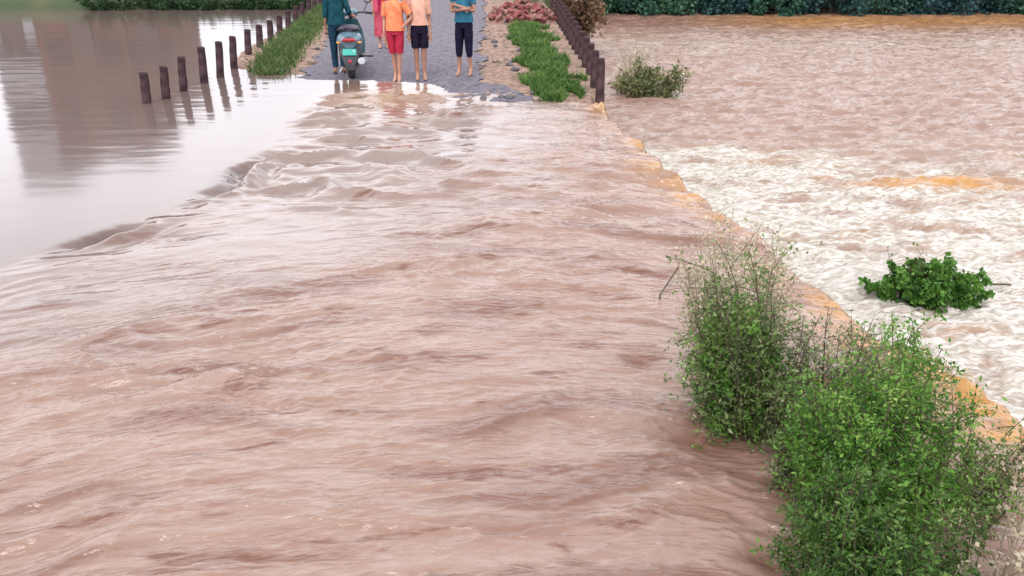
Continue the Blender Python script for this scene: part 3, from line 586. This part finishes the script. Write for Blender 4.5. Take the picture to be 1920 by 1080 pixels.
# ============================================================ people
sk = mat('skin_brown', (.36, .19, .13), (.30, .15, .10), 5, .55, bump=0); sk2 = mat('skin_warm', (.45, .24, .17), (.38, .19, .13), 5, .55, bump=0)
hairm = mat('black_hair', (.015, .012, .012), (.03, .025, .022), 60, .5); eyem = mat('eye', (.04, .03, .03), (.02, .02, .02), 5, .2, bump=0)
def cloth(name, c1, c2=None, sc=9, rough=.9): return mat(name, c1, c2 or tuple(x * .6 for x in c1), sc, rough, bump=.8, bdist=.02, spec=.06)
DG = None
def person(loc, rz, label, skin, clothes, pose=None, hgt=1.65, hair='short'):
    p = dict(legL=(.085, 0), legR=(-.085, 0), kneeL=0, kneeR=0, armL='down', armR='down'); p.update(pose or {})
    k = hgt / 1.65 * 1.06; t = empty('person', loc, rz); tag(t, label, 'person'); t.scale = (k * .88, k, k)
    V = []; E_ = []; Rd = []
    def v(co, r, par=None):
        V.append(co); Rd.append(r if isinstance(r, tuple) else (r, r))
        if par is not None: E_.append((par, len(V) - 1))
        return len(V) - 1
    J = {}
    pel = v((0, 0, .92), (.135, .10)); sp_ = v((0, 0, 1.08), (.12, .09), pel); ch = v((0, 0, 1.25), (.145, .10), sp_); ne = v((0, 0, 1.385), (.055, .055), ch); n2 = v((0, -.005, 1.44), .05, ne)
    hd = v((0, -.015, 1.50), (.065, .075), n2); h2 = v((0, -.01, 1.565), (.076, .09), hd); h3 = v((0, 0, 1.625), (.055, .065), h2)
    v((0, -.108, 1.525), (.009, .009), hd); v((.078, .0, 1.53), (.010, .018), hd); v((-.078, .0, 1.53), (.010, .018), hd)
    for s_, nm in ((1, 'L'), (-1, 'R')):
        fx, fy = p['leg' + nm]; kb = p['knee' + nm]
        hip = v((s_ * .085, 0, .86), .082, pel); kn = ((s_ * .085 + fx) / 2, fy / 2 - .02 - kb, .47); kk = v(kn, .056, hip); cf = v(((kn[0] * .6 + fx * .4), (kn[1] * .6 + fy * .4) + .015, .34), .052, kk)
        an = v((fx, fy + .02, .075), .034, cf); he = v((fx, fy + .045, .035), .033, an); bl = v((fx + s_ * .012, fy - .085, .026), (.040, .024), an); v((fx + s_ * .014, fy - .15, .020), (.036, .017), bl)
        J['leg' + nm] = [(s_ * .085, 0, .88), kn, (fx, fy + .02, .075)]
        cl = v((s_ * .10, 0, 1.335), .055, ch); sh = (s_ * .175, 0, 1.33)
        ar = p['arm' + nm]
        if ar == 'down': eb, wr, hdv = (s_ * .215, .02, 1.06), (s_ * .215, -.05, .83), (0, -.03, -1)
        elif ar == 'fold': eb, wr, hdv = (s_ * .235, -.05, 1.10), (-s_ * .06, -.185, 1.17 + .03 * s_), (-s_ * 1., .05, .15)
        elif ar == 'hip': eb, wr, hdv = (s_ * .34, .03, 1.10), (s_ * .17, -.05, .95), (-s_ * .7, -.3, -.4)
        elif ar == 'phone': eb, wr, hdv = (s_ * .22, -.04, 1.08), (s_ * .08, -.24, 1.20), (-s_ * .2, -.5, .6)
        else: eb, wr, hdv = ar
        s1 = v(sh, .052, cl); m1 = v(tuple((a + b) / 2 for a, b in zip(sh, eb)), .045, s1); e1 = v(eb, .037, m1); m2 = v(tuple((a + b) / 2 for a, b in zip(eb, wr)), .035, e1); w1 = v(wr, .025, m2)
        dv = Vector(hdv).normalized(); W = Vector(wr); sd_ = dv.cross(Vector((0, 1, 0)) if abs(dv.y) < .8 else Vector((1, 0, 0))).normalized()
        pl = v(tuple(W + dv * .05), (.034, .016), w1); pe = v(tuple(W + dv * .085), (.036, .013), pl)
        cu = Vector((-s_ * .5, -.6, 0)).normalized()
        for fi, (o_, ln) in enumerate(((-.027, .058), (-.009, .070), (.009, .066), (.027, .052))):
            b1 = W + dv * (.095) + sd_ * o_; i1 = v(tuple(b1 + dv * ln * .3), (.0085, .0085), pe); i2 = v(tuple(b1 + dv * ln * .65 + cu * .010), (.0078, .0078), i1); v(tuple(b1 + dv * ln * .95 + cu * .024), (.006, .006), i2)
        th = v(tuple(W + dv * .035 + sd_ * -.038 + cu * .012), (.011, .011), pl); v(tuple(W + dv * .075 + sd_ * -.055 + cu * .026), (.0085, .0085), th)
        J['arm' + nm] = [sh, eb, wr]
    me = bpy.data.meshes.new('body'); me.from_pydata(V, E_, []); o = bpy.data.objects.new('body_tmp', me); S.collection.objects.link(o)
    md = o.modifiers.new('s', 'SKIN'); md.use_smooth_shade = True
    for i, r_ in enumerate(Rd): me.skin_vertices[0].data[i].radius = r_
    me.skin_vertices[0].data[0].use_root = True
    sb = o.modifiers.new('u', 'SUBSURF'); sb.levels = 1; sb.render_levels = 1
    bpy.context.view_layer.update(); dg = bpy.context.evaluated_depsgraph_get(); bm_ = bpy.data.meshes.new_from_object(o.evaluated_get(dg)); bpy.data.objects.remove(o)
    bm_.name = 'body'; link('body', bm_, skin, t, smooth=True)
    mb = MB()
    for s_ in (-1, 1): mb.ell((s_ * .03, -.092, 1.545), (.012, .008, .009), 8, 6)
    mb.build('eyes', eyem, t)
    mb = MB(); mb.ell((0, .018, 1.60), (.088, .102, .082), 14, 8)
    if hair == 'long': mb.loft([((0, .06, 1.62), .08, .05, (0, 0, 1)), ((0, .085, 1.5), .085, .04, (0, 0, 1)), ((0, .10, 1.34), .07, .035, (0, 0, 1)), ((0, .11, 1.22), .03, .02, (0, 0, 1))])
    mb.build('hair', hairm, t)
    random.seed(int(abs(loc[0]) * 100))
    for kind, m, a in clothes:
        mb = MB()
        if kind == 'shirt':
            hem, slv, lo = a
            mb.loft([((0, 0, hem), .185 * lo, .135 * lo, (0, 0, 1)), ((0, 0, (hem + 1.08) / 2), .168 * lo, .128 * lo, (0, 0, 1)), ((0, 0, 1.10), .155 * lo, .122 * lo, (0, 0, 1)), ((0, 0, 1.24), .178, .128, (0, 0, 1)), ((0, 0, 1.335), .165, .105, (0, 0, 1)), ((0, 0, 1.385), .085, .075, (0, 0, 1)), ((0, 0, 1.40), .065, .062, (0, 0, 1))], 20, False, .10)
            for nm in 'LR':
                A = [Vector(q) for q in J['arm' + nm]]
                if slv <= 1: e_ = A[0].lerp(A[1], slv); mb.loft([(A[0] + (A[0] - A[1]) * .12, .070, .070, A[1] - A[0]), (A[0].lerp(A[1], slv * .5), .068, .066, A[1] - A[0]), (e_, .066, .064, A[1] - A[0])], 12, False, .04)
                else:
                    e_ = A[1].lerp(A[2], slv - 1); mb.loft([(A[0] + (A[0] - A[1]) * .12, .070, .070, A[1] - A[0]), (A[0].lerp(A[1], .5), .062, .06, A[1] - A[0]), (A[1], .054, .054, A[2] - A[0]), (e_, .046, .044, A[2] - A[1])], 12, False, .06)
        elif kind in ('shorts', 'trousers'):
            end, wid = a
            mb.loft([((0, 0, 1.0), .152, .118, (0, 0, 1)), ((0, 0, .90), .172, .128, (0, 0, 1)), ((0, 0, .82), .178, .125, (0, 0, 1))], 18, True, .03)
            for nm in 'LR':
                A = [Vector(q) for q in J['leg' + nm]]; rings = [(A[0], .092, .112, A[0] - A[1]), (A[0].lerp(A[1], .4), .092 * wid, .10 * wid, A[0] - A[1])]
                if end >= A[1].z: f_ = (A[0].z - end) / (A[0].z - A[1].z); rings.append((A[0].lerp(A[1], f_), .086 * wid, .090 * wid, A[0] - A[1]))
                else:
                    rings.append((A[1], .072 * wid, .076 * wid, A[0] - A[2])); f_ = (A[1].z - end) / (A[1].z - A[2].z); rings.append((A[1].lerp(A[2], f_ * .5), .064 * wid, .068 * wid, A[1] - A[2])); rings.append((A[1].lerp(A[2], f_), .056 * wid, .06 * wid, A[1] - A[2]))
                mb.loft(rings, 14, False, .09)
        elif kind == 'skirt':
            mb.loft([((0, 0, 1.02), .14, .11, (0, 0, 1)), ((0, 0, .88), .18, .14, (0, 0, 1)), ((0, 0, .6), .20, .17, (0, 0, 1)), ((0, 0, a), .22, .19, (0, 0, 1))], 22, False, .08)
        elif kind == 'scarf':
            mb.loft([((-.12, -.13, 1.36), .05, .02, (0, 0, 1)), ((-.14, -.16, 1.1), .055, .02, (0, 0, 1)), ((-.15, -.17, .8), .06, .02, (0, 0, 1))], 10, True, .08)
        elif kind == 'sandal':
            for nm in 'LR': q = J['leg' + nm][2]; mb.ell((q[0] + (.01 if nm == 'L' else -.01), q[1] - .06, .008), (.046, .13, .012), 12, 6)
        mb.build(kind, m, t)
    return t
def gz(x, y): return max(float(land(x, y)) + .004, -.06)
def pp(px, py): x, y = bp(px, py, .03); return (x, y, gz(x, y))
person(pp(638, 138), R(200), 'person in dark teal clothes standing left of the parked scooter', sk, [('shirt', cloth('teal_cloth', (.015, .075, .095), (.008, .04, .055)), (.86, 1.3, 1.05)), ('trousers', cloth('navy_teal_cloth', (.02, .055, .09), (.01, .03, .05)), (.12, 1.)), ('sandal', hairm, 0)], dict(armR=((-.26, .04, 1.08), (-.36, -.12, .98), (-.5, -.5, -.1))), 1.7)
person(pp(720, 98), R(10), 'person in a long crimson and pink dress behind the orange shirt', sk2, [('shirt', cloth('crimson_cloth', (.48, .02, .07), (.30, .015, .05)), (.80, .6, 1.1)), ('skirt', cloth('pink_cloth', (.48, .09, .13), (.36, .05, .08)), .26), ('scarf', cloth('rose_cloth', (.60, .10, .18), (.45, .07, .12)), 0), ('sandal', hairm, 0)], {}, 1.6, 'long')
person(pp(746, 150), R(-6), 'person in an orange shirt and crimson knee shorts', sk2, [('shirt', cloth('orange_cloth', (.70, .17, .075), (.60, .27, .14), 9), (.885, .75, 1.08)), ('shorts', cloth('crimson_shorts_cloth', (.42, .03, .06), (.30, .02, .045)), (.50, 1.0))], dict(legL=(.035, 0), legR=(-.045, .05), armL='hip'), 1.66)
person(pp(790, 148), R(8), 'person in a pale salmon shirt and black knee shorts', sk, [('shirt', cloth('pale_pink_cloth', (.66, .38, .28), (.52, .28, .22)), (.955, .7, 1.05)), ('shorts', cloth('black_shorts_cloth', (.018, .014, .03), (.010, .008, .018)), (.56, 1.08))], dict(legL=(.07, 0), legR=(-.07, .02)), 1.66)
person(pp(872, 146), R(-14), 'barefoot person with folded arms in teal shirt and black capri trousers', sk, [('shirt', cloth('teal_shirt_cloth', (.035, .15, .22), (.02, .08, .14)), (.92, .5, 1.05)), ('trousers', cloth('black_capri_cloth', (.014, .014, .035), (.008, .008, .02)), (.33, 1.02))], dict(legL=(.12, .0), legR=(-.11, -.03), armL='fold', armR='fold'), 1.68)

# ============================================================ scooter (seen from behind)
def scooter(loc, rz):
    t = empty('scooter', loc, rz); tag(t, 'dusty blue and teal scooter parked at the water edge, seen from behind', 'scooter')
    silver = mat('silver_paint', (.15, .24, .30), (.08, .15, .20), 3, .3, .3, bump=0); black = mat('black_plastic', (.02, .018, .025), (.035, .03, .04), 20, .45); rub = mat('tyre_rubber', (.02, .02, .022), (.03, .03, .03), 40, .8)
    seatm = mat('seat_vinyl', (.05, .04, .07), (.03, .025, .045), 20, .5); chrome = mat('chrome', (.35, .35, .37), (.5, .5, .52), 6, .2, 1, bump=0)
    red = mat('red_lens', (.45, .03, .05), (.32, .02, .03), 6, .15, bump=0); amber = mat('amber_lens', (.6, .25, .05), (.5, .2, .04), 6, .15, bump=0); plate = mat('teal_plate', (.04, .40, .33), (.03, .32, .27), 6, .4, bump=0); white = mat('white_mark', (.75, .78, .78), (.7, .72, .72), 6, .4, bump=0)
    for y, nm in ((.24, 'wheel'), (1.48, 'wheel')):
        mb = MB(); mb.torus((0, y, .235), .185, .052, 'x', 32, 10); wv_ = mb.build(nm, rub, t); mb = MB(); mb.tube([(-.035, y, .235), (.035, y, .235)], .06, 12); mb.torus((0, y, .235), .135, .018, 'x', 24, 6)
        for a in range(5): c, s_ = math.cos(a * 1.257), math.sin(a * 1.257); mb.tube([(0, y + c * .04, .235 + s_ * .04), (0, y + c * .135, .235 + s_ * .135)], .014, 6)
        mb.build('rim', chrome, wv_)
    mb = MB(); mb.loft([((0, .02, .60), .085, .11, (0, 1, .15)), ((0, .12, .62), .165, .15, (0, 1, .1)), ((0, .32, .60), .20, .18, (0, 1, 0)), ((0, .55, .56), .19, .20, (0, 1, 0)), ((0, .78, .48), .15, .22, (0, 1, 0)), ((0, .86, .42), .11, .16, (0, 1, 0))], 20); mb.build('body', silver, t)
    mb = MB(); mb.loft([((0, .10, .80), .10, .03, (0, 1, .1)), ((0, .2, .82), .135, .045, (0, 1, 0)), ((0, .45, .80), .15, .05, (0, 1, 0)), ((0, .68, .77), .12, .05, (0, 1, 0)), ((0, .88, .75), .08, .035, (0, 1, 0))], 16); mb.build('seat', seatm, t)
    mb = MB(); mb.tube([(-.14, .34, .76), (-.16, .16, .79), (-.13, .02, .81), (-.06, -.04, .82), (.06, -.04, .82), (.13, .02, .81), (.16, .16, .79), (.14, .34, .76)], .017, 8); mb.build('grab_rail', black, t)
    mb = MB(); mb.loft([((0, .0, .64), .11, .035, (0, 1, .2)), ((0, -.03, .64), .10, .028, (0, 1, .2)), ((0, -.04, .64), .06, .015, (0, 1, .2))], 16); mb.build('tail_light', red, t)
    for s_ in (-1, 1): mb = MB(); mb.ell((s_ * .155, .03, .60), (.035, .03, .022)); mb.build('indicator', amber, t)
    mb = MB(); mb.loft([((0, .13, .52), .15, .05, (0, .35, 1)), ((0, .03, .44), .15, .03, (0, .35, 1)), ((0, -.02, .36), .12, .018, (0, .35, 1)), ((0, -.05, .26), .085, .014, (0, .35, 1)), ((0, -.06, .17), .06, .010, (0, .35, 1))][::-1], 16); mb.build('rear_fender', black, t)
    mb = MB(); mb.box((0, -.035, .455), (.20, .012, .105), Matrix.Rotation(R(-18), 3, 'X'), bev=.005); pl = mb.build('number_plate', plate, t)
    mb = MB()
    for dx in (.055, .072): mb.box((dx, -.044, .472), (.007, .004, .03), Matrix.Rotation(R(-18), 3, 'X'))
    mb.build('plate_marks', white, pl)
    mb = MB(); mb.ell((0, -.055, .31), (.028, .012, .028)); mb.build('reflector', red, t)
    mb = MB(); mb.tube([(.13, .62, .26), (.15, .3, .27), (.165, .02, .31)], .045, 10, .055); mb.build('exhaust', chrome, t)
    mb = MB(); mb.box((-.02, .30, .28), (.16, .42, .16), bev=.03); mb.build('engine', black, t)
    mb = MB(); mb.box((0, 1.02, .30), (.34, .46, .07), bev=.02); mb.build('floorboard', black, t)
    mb = MB(); mb.loft([((0, 1.22, .30), .19, .04, (0, .15, 1)), ((0, 1.27, .5), .20, .045, (0, .15, 1)), ((0, 1.28, .7), .17, .05, (0, -.1, 1)), ((0, 1.24, .88), .10, .05, (0, -.2, 1))], 18); mb.build('front_shield', mat('dark_teal_paint', (.02, .09, .11), (.015, .06, .08), 4, .3, bump=0), t)
    mb = MB(); mb.tube([(0, 1.47, .24), (0, 1.36, .55), (0, 1.24, .92)], .03, 8); mb.build('steering_column', black, t)
    mb = MB(); mb.loft([((0, 1.26, .92), .10, .08, (0, 0, 1)), ((0, 1.24, .98), .13, .10, (0, 0, 1)), ((0, 1.24, 1.03), .08, .06, (0, 0, 1))], 16); hb = mb.build('handlebar_cover', silver, t)
    mb = MB(); mb.ell((0, 1.34, .97), (.07, .03, .055)); mb.build('headlight', glass, hb)
    mb = MB(); mb.tube([(-.33, 1.12, .97), (-.2, 1.19, .98), (0, 1.22, .98), (.2, 1.19, .98), (.33, 1.12, .97)], .015, 8); mb.build('handlebar', black, t)
    for s_ in (-1, 1):
        mb = MB(); mb.tube([(s_ * .34, 1.115, .97), (s_ * .24, 1.165, .98)], .022, 8); mb.build('grip', rub, t)
        mb = MB(); mb.tube([(s_ * .21, 1.19, .99), (s_ * .25, 1.2, 1.08), (s_ * .28, 1.19, 1.14)], .007, 6); mr_ = mb.build('mirror', black, t)
        mb = MB(); mb.ell((s_ * .285, 1.185, 1.18), (.065, .018, .048)); mb.build('mirror_housing', black, mr_)
        mb = MB(); mb.ell((s_ * .285, 1.170, 1.18), (.055, .008, .04)); mb.build('mirror_glass', chrome, mr_)
    mb = MB(); mb.tube([(-.1, .75, .22), (-.22, .72, .02)], .012, 6); mb.build('side_stand', chrome, t)
    mb = MB(); mb.tube([(.1, .6, .32), (.26, .5, .33)], .014, 6); mb.box((.29, .5, .33), (.09, .05, .03), bev=.006); mb.build('footrest', black, t)
    mb = MB(); mb.loft([((0, 1.28, .40), .05, .02, (0, 1, .5)), ((0, 1.40, .485), .075, .02, (0, 1, .3)), ((0, 1.55, .48), .075, .02, (0, 1, -.4)), ((0, 1.68, .38), .05, .015, (0, 1, -.8))], 12); mb.build('front_fender', silver, t)
    return t
x, y = bp(661, 148, .02); sc_ = scooter((x, y - .1, gz(x, y)), R(6)); sc_.scale = (1.28, 1, 1.17)
